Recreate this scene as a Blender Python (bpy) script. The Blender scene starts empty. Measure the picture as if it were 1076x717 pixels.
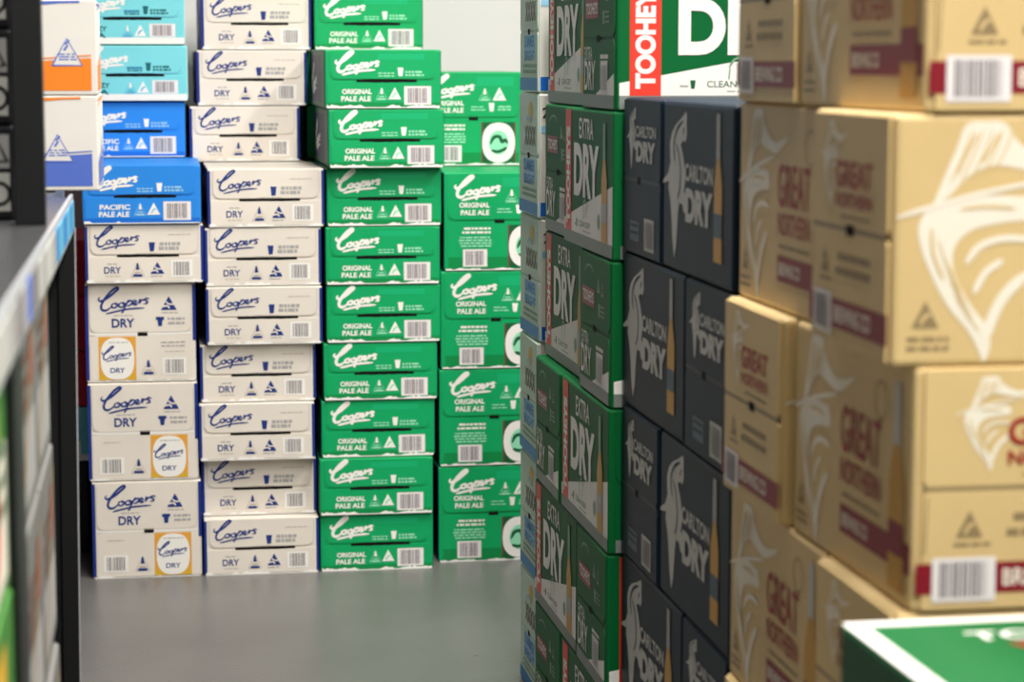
import bpy, bmesh, math, random
from mathutils import Matrix, Vector

random.seed(7)
S = bpy.context.scene
COL = S.collection
R = math.radians

# ------------------------------------------------------------------ camera, world, exposure
# focal length 2400 px on a 1076 px wide frame, eye 1.15 m above the floor, turned 8.9 deg right, 6.95 deg down
cam_data = bpy.data.cameras.new('camera')
cam = bpy.data.objects.new('camera', cam_data)
COL.objects.link(cam)
cam_data.sensor_width = 36.0
cam_data.lens = 2400.0 / 1076.0 * 36.0
cam_data.clip_start = 0.05
cam.location = (0.0, 0.0, 1.15)
cam.rotation_euler = (R(90 - 6.9487), 0.0, R(-8.8859))
cam_data.dof.use_dof = True
cam_data.dof.focus_distance = 3.95
cam_data.dof.aperture_fstop = 6.0
S.camera = cam

S.view_settings.view_transform = 'Standard'
S.view_settings.look = 'None'
S.view_settings.gamma = 1.0
S.view_settings.use_curve_mapping = False
S.view_settings.exposure = 0.66

world = bpy.data.worlds.new('world')
S.world = world
world.use_nodes = True
world.node_tree.nodes['Background'].inputs[0].default_value = (0.9, 0.95, 1.0, 1)
world.node_tree.nodes['Background'].inputs[1].default_value = 0.05

LAMP_POWER = 36.0
LAMPS = [(0.62, -1.2), (0.62, 0.5), (0.62, 2.2), (0.62, 3.9),
         (2.1, 0.5), (2.1, 3.9)]
CEIL = 3.0

# ------------------------------------------------------------------ materials
def lin(c):
    c /= 255.0
    return c / 12.92 if c <= 0.04045 else ((c + 0.055) / 1.055) ** 2.4

MATS = {}
def mat(name, rgb, rough=0.5, spec=0.5, var=0.0, bump=0.0, scale=60.0, metallic=0.0, emit=None, coat=0.0):
    if name in MATS:
        return MATS[name]
    m = bpy.data.materials.new(name)
    m.use_nodes = True
    nt = m.node_tree
    b = nt.nodes['Principled BSDF']
    col = tuple(lin(c) for c in rgb) + (1,)
    b.inputs['Base Color'].default_value = col
    b.inputs['Roughness'].default_value = rough
    b.inputs['Specular IOR Level'].default_value = spec
    b.inputs['Metallic'].default_value = metallic
    b.inputs['Coat Weight'].default_value = coat
    b.inputs['Coat Roughness'].default_value = 0.3
    if emit:
        b.inputs['Emission Color'].default_value = col
        b.inputs['Emission Strength'].default_value = emit
    if var or bump:
        tc = nt.nodes.new('ShaderNodeTexCoord')
        nz = nt.nodes.new('ShaderNodeTexNoise')
        nz.inputs['Scale'].default_value = scale
        nz.inputs['Detail'].default_value = 4.0
        nt.links.new(tc.outputs['Object'], nz.inputs['Vector'])
        if var:
            mx = nt.nodes.new('ShaderNodeMixRGB')
            mx.blend_type = 'MULTIPLY'
            mx.inputs[0].default_value = 1.0
            mx.inputs[1].default_value = col
            rp = nt.nodes.new('ShaderNodeMapRange')
            rp.inputs['From Min'].default_value = 0.3
            rp.inputs['From Max'].default_value = 0.7
            rp.inputs['To Min'].default_value = 1.0 - var
            rp.inputs['To Max'].default_value = 1.0
            nt.links.new(nz.outputs['Fac'], rp.inputs['Value'])
            nt.links.new(rp.outputs['Result'], mx.inputs[2])
            nt.links.new(mx.outputs[0], b.inputs['Base Color'])
        if bump:
            bp = nt.nodes.new('ShaderNodeBump')
            bp.inputs['Strength'].default_value = bump
            bp.inputs['Distance'].default_value = 0.004
            nt.links.new(nz.outputs['Fac'], bp.inputs['Height'])
            nt.links.new(bp.outputs['Normal'], b.inputs['Normal'])
    MATS[name] = m
    return m

CB = dict(rough=0.48, spec=0.32, var=0.05, bump=0.12, scale=14.0)      # printed carton board
PK = dict(rough=0.48, spec=0.32)                                       # ink
for n, c in dict(cream=(236, 227, 214), green=(0, 168, 98), navy=(12, 26, 66), blue=(40, 140, 232), teal=(128, 220, 226),
                 deepgreen=(0, 92, 50), tan=(222, 193, 136), white_board=(240, 236, 228),
                 palegreen=(208, 230, 214), red_board=(206, 30, 52), black_board=(26, 26, 30), grey_board=(122, 120, 117),
                 leaf=(64, 128, 48), indigo=(24, 52, 150), kraft=(196, 160, 100)).items():
    mat(n, c, **CB)
for n, c in dict(ink_navy=(32, 56, 128), ink_white=(246, 243, 236), ink_grey=(172, 170, 168), ink_black=(24, 26, 26), ink_palegreen=(150, 226, 186),
                 ink_barcode=(136, 128, 130), ink_lilac=(198, 197, 190), label_white=(240, 234, 232), amber=(232, 166, 62), amber_deep=(206, 154, 56),
                 ink_red=(236, 62, 48), ink_deepred=(150, 22, 40), ink_maroon=(136, 26, 40), ink_maroon_text=(160, 36, 34), ink_orange=(250, 140, 40), ink_sky=(24, 132, 204),
                 ink_teal_dark=(20, 104, 112), ink_forest=(10, 92, 52), ink_stripe=(20, 110, 210), ink_darkteal=(60, 84, 100), silver_band=(128, 136, 131),
                 ink_sun=(224, 176, 48), ink_lightblue=(150, 204, 236), ink_periwinkle=(88, 116, 206), ink_greenband=(0, 140, 72),
                 ink_seam=(150, 128, 92), ink_creamseam=(200, 190, 176), ink_tan_light=(244, 236, 218), ink_brown=(110, 74, 60), ink_slateseam=(12, 20, 30),
                 ink_steel=(70, 90, 110), ink_stag=(120, 160, 130), ink_tealblue=(90, 178, 214), ink_mint=(10, 176, 112), ink_cobalt=(24, 50, 132)).items():
    mat(n, c, **PK)
mat('forest', (0, 100, 48), rough=0.55, spec=0.16, var=0.05, bump=0.12, scale=14.0)
mat('slate', (9, 33, 52), rough=0.5, spec=0.16, var=0.05, bump=0.12, scale=14.0)
mat('paper_torn', (246, 244, 238), 0.8)
mat('slot_dark', (9, 8, 9), 0.8, 0.2)
mat('wall_paint', (232, 230, 227), 0.7, 0.3, var=0.03, scale=1.2)
mat('side_wall_paint', (70, 71, 72), 0.8, 0.3, var=0.05, scale=1.0)
mat('ceiling_paint', (150, 151, 150), 0.85, 0.2)
mat('black_steel', (10, 11, 13), 0.45, 0.5)
mat('dark_shelf', (74, 74, 76), 0.25, 0.5)
mat('lamp_housing', (225, 226, 226), 0.5)
mat('lamp_diffuser', (255, 252, 246), 0.6, emit=2.5)
mat('clear_edge', (186, 188, 192), 0.3)
mat('timber', (172, 136, 92), 0.8, var=0.3, scale=9)

# grey sealed concrete
m = bpy.data.materials.new('concrete'); MATS['concrete'] = m
m.use_nodes = True
nt = m.node_tree; b = nt.nodes['Principled BSDF']
tc = nt.nodes.new('ShaderNodeTexCoord')
n1 = nt.nodes.new('ShaderNodeTexNoise'); n1.inputs['Scale'].default_value = 1.6; n1.inputs['Detail'].default_value = 7
n2 = nt.nodes.new('ShaderNodeTexNoise'); n2.inputs['Scale'].default_value = 90; n2.inputs['Detail'].default_value = 3
vo = nt.nodes.new('ShaderNodeTexVoronoi'); vo.inputs['Scale'].default_value = 5.5; vo.inputs['Randomness'].default_value = 1.0
r1 = nt.nodes.new('ShaderNodeValToRGB')
r1.color_ramp.elements[0].position = 0.3; r1.color_ramp.elements[0].color = (lin(96), lin(94), lin(92), 1)
r1.color_ramp.elements[1].position = 0.72; r1.color_ramp.elements[1].color = (lin(120), lin(118), lin(115), 1)
r2 = nt.nodes.new('ShaderNodeValToRGB')
r2.color_ramp.elements[0].position = 0.02; r2.color_ramp.elements[0].color = (.35, .34, .33, 1)
r2.color_ramp.elements[1].position = 0.035; r2.color_ramp.elements[1].color = (1, 1, 1, 1)
mx = nt.nodes.new('ShaderNodeMixRGB'); mx.blend_type = 'MULTIPLY'; mx.inputs[0].default_value = 0.8
bp = nt.nodes.new('ShaderNodeBump'); bp.inputs['Strength'].default_value = 0.06; bp.inputs['Distance'].default_value = 0.01
for nd in (n1, n2, vo): nt.links.new(tc.outputs['Object'], nd.inputs['Vector'])
nt.links.new(n1.outputs['Fac'], r1.inputs[0]); nt.links.new(vo.outputs['Distance'], r2.inputs[0])
nt.links.new(r1.outputs[0], mx.inputs[1]); nt.links.new(r2.outputs[0], mx.inputs[2])
nt.links.new(mx.outputs[0], b.inputs['Base Color'])
nt.links.new(n2.outputs['Fac'], bp.inputs['Height']); nt.links.new(bp.outputs['Normal'], b.inputs['Normal'])
b.inputs['Roughness'].default_value = 0.34
b.inputs['Specular IOR Level'].default_value = 0.4

# ------------------------------------------------------------------ object helpers
def link(name, mesh, parent=None):
    o = bpy.data.objects.new(name, mesh)
    COL.objects.link(o)
    if parent is not None:
        o.parent = parent
    return o

def empty(name, loc, rz=0.0):
    o = bpy.data.objects.new(name, None)
    o.empty_display_size = 0.05
    COL.objects.link(o)
    o.location = loc
    o.rotation_euler = (0, 0, rz)
    return o

def tag(o, label, cat, group=None):
    o['label'] = label; o['category'] = cat
    if group: o['group'] = group
    return o

def box_bm(bm, x0, x1, y0, y1, z0, z1, mi=0):
    vs = [bm.verts.new(p) for p in ((x0, y0, z0), (x1, y0, z0), (x1, y1, z0), (x0, y1, z0), (x0, y0, z1), (x1, y0, z1), (x1, y1, z1), (x0, y1, z1))]
    for f in ((3, 2, 1, 0), (4, 5, 6, 7), (0, 1, 5, 4), (1, 2, 6, 5), (2, 3, 7, 6), (3, 0, 4, 7)):
        fc = bm.faces.new([vs[i] for i in f]); fc.material_index = mi
    return vs

def mesh_of(bm, name, mats):
    me = bpy.data.meshes.new(name)
    bm.to_mesh(me); bm.free()
    for k in mats: me.materials.append(MATS[k])
    return me

def box_mesh(name, dims, m, bevel=0.0):
    """list of (x0,x1,y0,y1,z0,z1) -> one mesh"""
    bm = bmesh.new()
    for d in dims: box_bm(bm, *d)
    if bevel:
        bmesh.ops.bevel(bm, geom=bm.edges[:], offset=bevel, segments=2, affect='EDGES', profile=0.5)
    return mesh_of(bm, name, [m])

# ------------------------------------------------------------------ print helpers (flat ink laid on carton faces)
_TXT = {}
def text_geo(s, bold):
    k = (s, bold)
    if k not in _TXT:
        cu = bpy.data.curves.new('lettering', 'FONT')
        cu.body = s; cu.size = 1.0; cu.resolution_u = 6; cu.offset = bold; cu.fill_mode = 'BOTH'
        o = bpy.data.objects.new('lettering', cu)
        COL.objects.link(o)
        dg = bpy.context.evaluated_depsgraph_get()
        me = o.evaluated_get(dg).to_mesh()
        vs = [(v.co.x, v.co.y) for v in me.vertices]
        fs = [tuple(p.vertices) for p in me.polygons]
        o.evaluated_get(dg).to_mesh_clear()
        bpy.data.objects.remove(o); bpy.data.curves.remove(cu)
        x0 = min(v[0] for v in vs); x1 = max(v[0] for v in vs); y0 = min(v[1] for v in vs); y1 = max(v[1] for v in vs)
        _TXT[k] = ([((v[0] - x0), (v[1] - y0)) for v in vs], fs, x1 - x0, y1 - y0)
    return _TXT[k]

def smooth(pts, n=6):
    out = []
    P = [pts[0]] + list(pts) + [pts[-1]]
    for i in range(1, len(P) - 2):
        p0, p1, p2, p3 = P[i - 1], P[i], P[i + 1], P[i + 2]
        for k in range(n):
            t = k / n
            out.append(tuple(0.5 * ((2 * p1[j]) + (-p0[j] + p2[j]) * t + (2 * p0[j] - 5 * p1[j] + 4 * p2[j] - p3[j]) * t * t + (-p0[j] + 3 * p1[j] - 3 * p2[j] + p3[j]) * t ** 3) for j in range(2)))
    out.append(tuple(pts[-1]))
    return out

def grouped(name):
    def deco(fn):
        def run(a, *p, **q):
            old = a.g
            if old is None:
                a.count += 1; a.g = (name, a.count)
            r = fn(a, *p, **q)
            a.g = old
            return r
        return run
    return deco

class Art:
    def __init__(self):
        self.v = []; self.f = []; self.mats = []; self.n0 = 0.0003; self.g = None; self.count = 0
    def add(self, vs, fs, m, lay, ramp=0.0):
        b = len(self.v)
        self.v += [(x, y, self.n0 + 0.00025 * lay + ramp * q / len(vs)) for q, (x, y) in enumerate(vs)]
        self.f += [(tuple(b + k for k in f), m, self.g) for f in fs]
    def rect(self, u0, v0, u1, v1, m, lay=0):
        self.add([(u0, v0), (u1, v0), (u1, v1), (u0, v1)], [(0, 1, 2, 3)], m, lay); return self
    def poly(self, pts, m, lay=0):
        a = sum(pts[i][0] * pts[(i + 1) % len(pts)][1] - pts[(i + 1) % len(pts)][0] * pts[i][1] for i in range(len(pts)))
        if a < 0: pts = pts[::-1]
        self.add(list(pts), [tuple(range(len(pts)))], m, lay); return self
    def ell(self, cu, cv, ru, rv, m, lay=0, n=24, pw=1.0):
        def s(x): return math.copysign(abs(x) ** pw, x)
        return self.poly([(cu + ru * s(math.cos(2 * math.pi * i / n)), cv + rv * s(math.sin(2 * math.pi * i / n))) for i in range(n)], m, lay)
    def stroke(self, pts, w, m, lay=0, n=6, taper=True):
        P = smooth(pts, n) if n else list(pts)
        vs = []
        for i, p in enumerate(P):
            a = P[max(0, i - 1)]; b = P[min(len(P) - 1, i + 1)]
            d = Vector((b[0] - a[0], b[1] - a[1]))
            d = d.normalized() if d.length > 1e-9 else Vector((1, 0))
            t = i / (len(P) - 1)
            ww = w(t) if callable(w) else w * (min(1, 0.35 + 4 * min(t, 1 - t)) if taper else 1)
            vs += [(p[0] - d.y * ww / 2, p[1] + d.x * ww / 2), (p[0] + d.y * ww / 2, p[1] - d.x * ww / 2)]
        fs = [(2 * i + 1, 2 * i + 3, 2 * i + 2, 2 * i) for i in range(len(P) - 1)]
        self.add(vs, fs, m, lay, 0.0002); return self
    @grouped('lettering')
    def text(self, s, u, v, cap, m, lay=1, bold=0.02, width=None, rot=0, align='l'):
        vs, fs, w, h = text_geo(s, bold)
        k = cap / h
        kx = (width / w) if width else k
        ww = w * kx
        off = {'l': 0, 'c': -ww / 2, 'r': -ww}[align]
        c, sn = math.cos(R(rot)), math.sin(R(rot))
        q = []
        for x, y in vs:
            a = x * kx + off; bb = y * k
            q.append((u + a * c - bb * sn, v + a * sn + bb * c))
        self.add(q, fs, m, lay); return self
    @grouped('fine_print')
    def lines(self, u0, u1, v, m, rows=2, h=0.003, gap=0.006, lay=1):
        """rows of tiny unreadable type"""
        rnd = random.Random(int(u0 * 9999) + int(v * 777))
        for r in range(rows):
            x = u0 + (rnd.random() * 0.1) * (u1 - u0)
            while x < u1 - 0.003:
                w = min(0.004 + rnd.random() * 0.012, u1 - x)
                self.rect(x, v - r * gap, x + w, v - r * gap + h, m, lay)
                x += w + 0.0022
        return self
    @grouped('barcode')
    def barcode(self, u0, v0, u1, v1, lab='label_white', bar='ink_barcode', lay=1, seed=1):
        if lab: self.rect(u0, v0, u1, v1, lab, lay)
        p = (u1 - u0) * 0.12; q = (v1 - v0) * 0.1
        rnd = random.Random(seed); x = u0 + p
        while x < u1 - p - 0.001:
            w = rnd.choice((0.0008, 0.0014, 0.0022, 0.003))
            self.rect(x, v0 + q, min(x + w, u1 - p), v1 - q, bar, lay + 1)
            x += w + rnd.choice((0.0008, 0.0012, 0.002))
        return self
    def groups(self):
        out = []
        for _, _, g in self.f:
            if g not in out: out.append(g)
        return out
    def mesh(self, name, fn, only='all'):
        fs = [f for f in self.f if only == 'all' or f[2] == only]
        used = {}; vs = []; mats = []
        for f, m, _ in fs:
            for i in f:
                if i not in used: used[i] = len(vs); vs.append(fn(*self.v[i]))
            if m not in mats: mats.append(m)
        me = bpy.data.meshes.new(name)
        me.from_pydata(vs, [], [tuple(used[i] for i in f) for f, _, _ in fs])
        for q in mats: me.materials.append(MATS[q])
        for p, (_, m, _) in zip(me.polygons, fs): p.material_index = mats.index(m)
        me.update()
        return me

@grouped('logo')
def script_logo(a, u, v, w, m, lay=2, heavy=0.034, shadow=None):
    """slanted brush-script word mark with a big looped capital and an underline swash"""
    st = [[(.03, .62), (.00, .54), (.03, .47), (.10, .50), (.22, .64), (.32, .80), (.39, .92), (.36, .97), (.27, .86), (.16, .64), (.08, .42), (.05, .24), (.08, .13), (.15, .12), (.22, .20), (.27, .30)],
          [(.33, .39), (.27, .34), (.26, .24), (.31, .21), (.36, .27), (.36, .36), (.32, .38), (.36, .33), (.41, .34)],
          [(.47, .41), (.41, .36), (.40, .26), (.45, .23), (.50, .29), (.50, .38), (.46, .40), (.50, .35), (.55, .40)],
          [(.60, .52), (.56, .40), (.51, .22), (.47, .05), (.44, .03)],
          [(.55, .36), (.60, .45), (.65, .47), (.66, .40), (.61, .30), (.55, .28)],
          [(.63, .32), (.70, .36), (.74, .44), (.71, .48), (.68, .42), (.69, .33), (.74, .32), (.78, .40)],
          [(.78, .40), (.81, .51), (.82, .46), (.80, .35), (.82, .44), (.87, .50), (.89, .46)],
          [(1.0, .52), (.94, .55), (.90, .50), (.95, .44), (.95, .37), (.88, .34)],
          [(.14, -.02), (.22, .02), (.36, .08), (.55, .15), (.75, .18), (.90, .19)]]
    for i, s in enumerate(st):
        f = 1.35 if i == 0 else 1.0
        a.stroke([(u + x * w, v + y * w * 0.53) for x, y in s], heavy * w * f, m, lay, 5)
    return a

@grouped('glass_icon')
def cup(a, u, v, h, m, lay=1):
    a.poly([(u - h * .34, v + h), (u + h * .34, v + h), (u + h * .22, v), (u - h * .22, v)], m, lay); return a

@grouped('recycling_mark')
def tri_mark(a, u, v, s, m, lay=1, hole=None):
    a.poly([(u - s * .52, v), (u + s * .52, v), (u, v + s)], m, lay)
    if hole:
        a.stroke([(u - s * .2, v + s * .1), (u - s * .02, v + s * .42), (u + s * .2, v + s * .5)], s * .14, hole, lay + 1, 4)
    return a

@grouped('triangle_mark')
def roo_mark(a, u, v, s, m, bg, lay=1):
    """solid triangle with pale bounding lines"""
    a.poly([(u - s * .56, v), (u + s * .56, v), (u, v + s)], m, lay)
    a.stroke([(u - s * .55, v + s * .22), (u - s * .1, v + s * .30), (u + s * .04, v + s * .1)], s * .12, bg, lay + 1, 4)
    a.stroke([(u - s * .2, v + s * .62), (u + s * .02, v + s * .42), (u + s * .5, v + s * .42)], s * .11, bg, lay + 1, 4)
    return a

@grouped('recycling_mark')
def drop_mark(a, u, v, s, m, pale, lay=1):
    a.stroke([(u - s * .48, v), (u + s * .48, v), (u, v + s), (u - s * .48, v)], s * .05, pale, lay, 0, False)
    a.poly([(u - s * .13, v + s * .48), (u + s * .13, v + s * .48), (u + s * .03, v + s * .95), (u - s * .06, v + s * .95)], m, lay + 1)
    a.rect(u - s * .32, v - s * .02, u + s * .32, v + s * .15, m if pale == 'ink_creamseam' else pale, lay + 1)
    a.rect(u - s * .22, v + s * .22, u + s * .22, v + s * .32, pale, lay + 1)
    return a

@grouped('bottle_picture')
def bottle(a, u, v, h, glass, neck, lay=1, label='ink_white'):
    w = h * 0.115
    a.poly([(u - w, v), (u + w, v), (u + w, v + h * .52), (u + w * .45, v + h * .68), (u + w * .38, v + h), (u - w * .38, v + h), (u - w * .45, v + h * .68), (u - w, v + h * .52)], glass, lay)
    a.poly([(u + w * .45, v + h * .70), (u + w * .38, v + h), (u - w * .38, v + h), (u - w * .45, v + h * .70)], neck, lay + 1)
    a.rect(u - w * .97, v + h * .17, u + w * .97, v + h * .33, label, lay + 1)
    return a

HORSE = [(233, 98), (215, 118), (190, 140), (175, 165), (167, 200), (168, 240), (170, 262), (160, 300), (140, 322), (138, 334), (160, 328), (164, 322), (162, 350), (170, 390), (176, 450), (180, 520),
         (188, 582), (196, 540), (200, 480), (203, 430), (208, 398), (220, 402), (226, 428), (238, 432), (244, 405), (238, 375), (226, 358), (232, 320), (229, 280), (222, 240), (212, 205), (222, 192), (231, 198), (237, 176), (235, 140), (236, 116)]
@grouped('horse_emblem')
def horse(a, u, v, w, h, m, bg, lay=1):
    f = lambda p: (u + (p[0] - 138) / 106.0 * w, v + (582 - p[1] + 0.15 * (p[0] - 138)) / 500.0 * h)
    a.poly([f(p) for p in HORSE], m, lay)
    a.stroke([f(p) for p in ((222, 128), (200, 150), (188, 180), (184, 215), (190, 260))], w * .035, bg, lay + 1)
    a.stroke([f(p) for p in ((192, 200), (205, 235), (212, 290), (210, 350), (200, 385))], w * .03, bg, lay + 1)
    a.stroke([f(p) for p in ((226, 150), (222, 172))], w * .03, bg, lay + 1)
    return a

@grouped('marlin_emblem')
def marlin(a, u, v, s, m, lay=1):
    """leaping billfish drawn in brush strokes: forked tail, curved body, bill and fins"""
    f = lambda p: (u + p[0] * s, v + p[1] * s)
    a.poly([f(p) for p in smooth(((.034, .140), (.044, .165), (.055, .190), (.064, .212), (.084, .214), (.100, .212), (.114, .194), (.150, .180), (.206, .188), (.155, .168), (.118, .172), (.090, .176), (.066, .166), (.050, .150), (.034, .140)), 3)[:-1]], m, lay)
    a.stroke([f(p) for p in ((.002, .131), (.04, .142), (.08, .152), (.15, .165))], .0045 * s, m, lay + 1)
    a.poly([f(p) for p in smooth(((.124, .148), (.085, .150), (.050, .147), (.030, .138), (.022, .122), (.025, .104), (.032, .086), (.042, .066), (.054, .048), (.070, .030), (.080, .012), (.084, .003), (.090, .016), (.087, .034), (.074, .050), (.062, .068), (.054, .088), (.056, .106), (.072, .120), (.100, .126), (.130, .130), (.124, .148)), 3)[:-1]], m, lay)
    a.stroke([f(p) for p in ((.084, .020), (.093, .046), (.104, .064), (.124, .082))], .010 * s, m, lay + 1)
    a.stroke([f(p) for p in ((.066, .090), (.078, .105), (.100, .112), (.130, .110))], .006 * s, m, lay + 1)
    a.stroke([f(p) for p in ((.074, .064), (.084, .082), (.100, .093))], .006 * s, m, lay + 1)
    a.stroke([f(p) for p in ((.056, .168), (.064, .186), (.074, .204))], .003 * s, 'tan', lay + 2)
    a.stroke([f(p) for p in ((.078, .178), (.086, .190), (.094, .204))], .003 * s, 'tan', lay + 2)
    a.stroke([f(p) for p in ((.034, .122), (.036, .100), (.046, .076))], .003 * s, 'tan', lay + 2)
    a.stroke([f(p) for p in ((.060, .138), (.085, .140), (.11, .138))], .003 * s, 'tan', lay + 2)
    for q in range(5):
        a.stroke([f(p) for p in ((.050 + .010 * q, .160 + .003 * q), (.060 + .010 * q, .182 + .002 * q), (.070 + .009 * q, .207))], .0016 * s, 'tan', lay + 2)
        a.stroke([f(p) for p in ((.040 + .004 * q, .112 - .012 * q), (.047 + .005 * q, .094 - .012 * q), (.056 + .006 * q, .078 - .012 * q))], .0014 * s, 'tan', lay + 2)
    return a

# ------------------------------------------------------------------ carton construction
def face_fn(face, L, W, H, base=0.0):
    if face == 'end_a': return lambda u, v, n: (-L / 2 - n - base, W / 2 - u, v)
    if face == 'end_b': return lambda u, v, n: (L / 2 + n + base, -W / 2 + u, v)
    if face == 'long_a': return lambda u, v, n: (-L / 2 + u, -W / 2 - n - base, v)
    if face == 'long_b': return lambda u, v, n: (L / 2 - u, W / 2 + n + base, v)
    return lambda u, v, n: (-L / 2 + u, -W / 2 + v, H + n + base)

def body_mesh(L, W, H, end_m, long_m, top_m, bevel=0.004):
    bm = bmesh.new()
    box_bm(bm, -L / 2, L / 2, -W / 2, W / 2, 0, H)
    bmesh.ops.bevel(bm, geom=bm.edges[:], offset=bevel, segments=2, affect='EDGES', profile=0.5)
    bm.normal_update()
    for f in bm.faces:
        n = f.normal
        ax = max(range(3), key=lambda i: abs(n[i]))
        f.material_index = ax
        f.smooth = False
    return mesh_of(bm, 'carton_body', [end_m, long_m, top_m])

def flap_mesh(fn, u0, u1, v0, v1, rad, t, m, round_bottom=True, bow=0.0):
    """glued cardboard flap with two rounded corners, standing proud of the carton end"""
    pts = []
    def arc(cu, cv, a0, a1):
        for i in range(5):
            a = R(a0 + (a1 - a0) * i / 4)
            pts.append((cu + rad * math.cos(a), cv + rad * math.sin(a)))
    if round_bottom:
        arc(u0 + rad, v0 + rad, 180, 270)
        for i in range(1, 8): pts.append((u0 + rad + (u1 - u0 - 2 * rad) * i / 8, v0 + bow * math.sin(math.pi * i / 8)))
        arc(u1 - rad, v0 + rad, 270, 360)
        pts += [(u1, v1), (u0, v1)]
    else:
        pts += [(u0, v0), (u1, v0)]
        arc(u1 - rad, v1 - rad, 0, 90); arc(u0 + rad, v1 - rad, 90, 180)
    bm = bmesh.new()
    top = [bm.verts.new(fn(p[0], p[1], t)) for p in pts]
    bot = [bm.verts.new(fn(p[0], p[1], -0.0005)) for p in pts]
    bm.faces.new(top)
    for i in range(len(pts)):
        j = (i + 1) % len(pts)
        bm.faces.new((bot[i], bot[j], top[j], top[i]))
    bmesh.ops.recalc_face_normals(bm, faces=bm.faces[:])
    return mesh_of(bm, 'flap', [m])

def art(fn):
    a = Art(); fn(a); return a

def torn_edge(fn, w, v, m='paper_torn', seed=1, amt=0.004, cover=0.7):
    """frayed white board showing along the crushed bottom edge"""
    rnd = random.Random(seed); a = Art(); a.n0 = 0.0026
    n = 44; on = True; top = []
    for i in range(n + 1):
        if rnd.random() < .22: on = rnd.random() < cover
        top.append((.004 + (w - .008) * i / n, v + (amt * (.35 + .65 * rnd.random()) if on else .0004)))
    a.add([p for q in top for p in ((q[0], v - .0016), q)], [(2 * i, 2 * i + 2, 2 * i + 3, 2 * i + 1) for i in range(n)], m, 0)
    return a.mesh('worn_edge', fn)

KINDS = {}
FT = 0.0014
class Kind:
    """parts: list of [name, mesh, index of the part it sits on or None, label]"""
    def __init__(self, L, W, H): self.L, self.W, self.H, self.parts = L, W, H, []
    def add(self, name, me, on=None, label=None):
        self.parts.append((name, me, on, label)); return len(self.parts) - 1
    def ink(self, a, default, fn, on):
        for g in a.groups():
            nm = g[0] if g else default
            self.add(nm, a.mesh(nm, fn, g), on)

def can_kind(name, board, side, logo, strip, paint, slot_seed=1, torn=0.6, band=None):
    """flat 24-can carton: wide flap over a lower panel with a tear slot on each end"""
    L, W, H = 0.398, 0.259, 0.1285
    k = Kind(L, W, H)
    body = k.add('body', body_mesh(L, W, H, board, side, board))
    for e in ('end_a', 'end_b'):
        fn = face_fn(e, L, W, H); ff = face_fn(e, L, W, H, FT)
        sp = H * 0.475
        fl = k.add('upper_flap', flap_mesh(fn, .012, W - .012, sp + .002, H - .002, .014, FT, board, True, 0.0))
        lo = k.add('lower_flap', flap_mesh(fn, .007, W - .007, .003, sp - .004, .003, FT, board, False))
        a = Art(); a.n0 = FT + 0.0002
        rnd = random.Random(slot_seed)
        up = [(W * (.27 + .52 * i / 14), sp + .0012 + .0022 * math.sin(math.pi * i / 14) + rnd.random() * .0006) for i in range(15)]
        dn = [(W * (.27 + .52 * i / 14), sp - .0042 - rnd.random() * .0012 * math.sin(math.pi * i / 14)) for i in range(15)]
        a.poly(dn + up[::-1], 'slot_dark')
        k.add('hand_slot', a.mesh('hand_slot', fn), body, 'dark torn hand slot')
        u, l, bc = paint(W, H, sp)
        k.ink(u, 'flap_print', ff, fl)
        k.ink(l, 'panel_print', ff, lo)
        k.ink(bc, 'barcode', ff, lo)
        if side == 'indigo':
            a = Art(); a.rect(.0005, .004, .0065, H - .004, 'ink_cobalt', 0); k.ink(a, 'edge_stripe', fn, body)
            a = Art(); a.rect(W - .0065, .004, W - .0005, H - .004, 'ink_cobalt', 0); k.ink(a, 'edge_stripe', fn, body)
        if torn: k.add('worn_edge', torn_edge(fn, W, .0015, 'paper_torn', slot_seed + 3, .0062, torn), body)
    for e in ('long_a', 'long_b'):
        if strip:
            a = Art(); strip(a, L, H); k.ink(a, 'side_print', face_fn(e, L, W, H), body)
    KINDS[name] = k

def cream_paint(W, H, sp):
    u, l, bc = Art(), Art(), Art()
    seam = [(.012, H - .004), (.012, sp + .016), (.018, sp + .006), (.026, sp + .0025), (W - .026, sp + .0025), (W - .018, sp + .006), (W - .012, sp + .016), (W - .012, H - .004)]
    u.stroke(seam, .0012, 'ink_creamseam', 0, 0, False)
    script_logo(u, .022, sp + .014, .098, 'ink_navy', 1, .032)
    cup(u, .146, sp + .008, .020, 'ink_navy')
    u.lines(.158, .208, sp + .021, 'ink_grey', 2, .007, .010)
    u.lines(.178, .232, sp + .044, 'ink_creamseam', 1, .002, .004)
    l.text('DRY', .041, .021, .0145, 'ink_navy', 1, .018, .037)
    l.lines(.046, .072, .041, 'ink_grey', 1, .002, .004); l.lines(.044, .076, .014, 'ink_creamseam', 1, .002, .004)
    drop_mark(l, .114, .014, .031, 'ink_navy', 'ink_creamseam')
    roo_mark(l, .157, .019, .027, 'ink_navy', 'cream'); l.lines(.142, .172, .013, 'ink_grey', 1, .002, .004)
    bc.barcode(.187, .012, .234, .049, 'ink_white', 'ink_barcode', 1, 4)
    return u, l, bc

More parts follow.
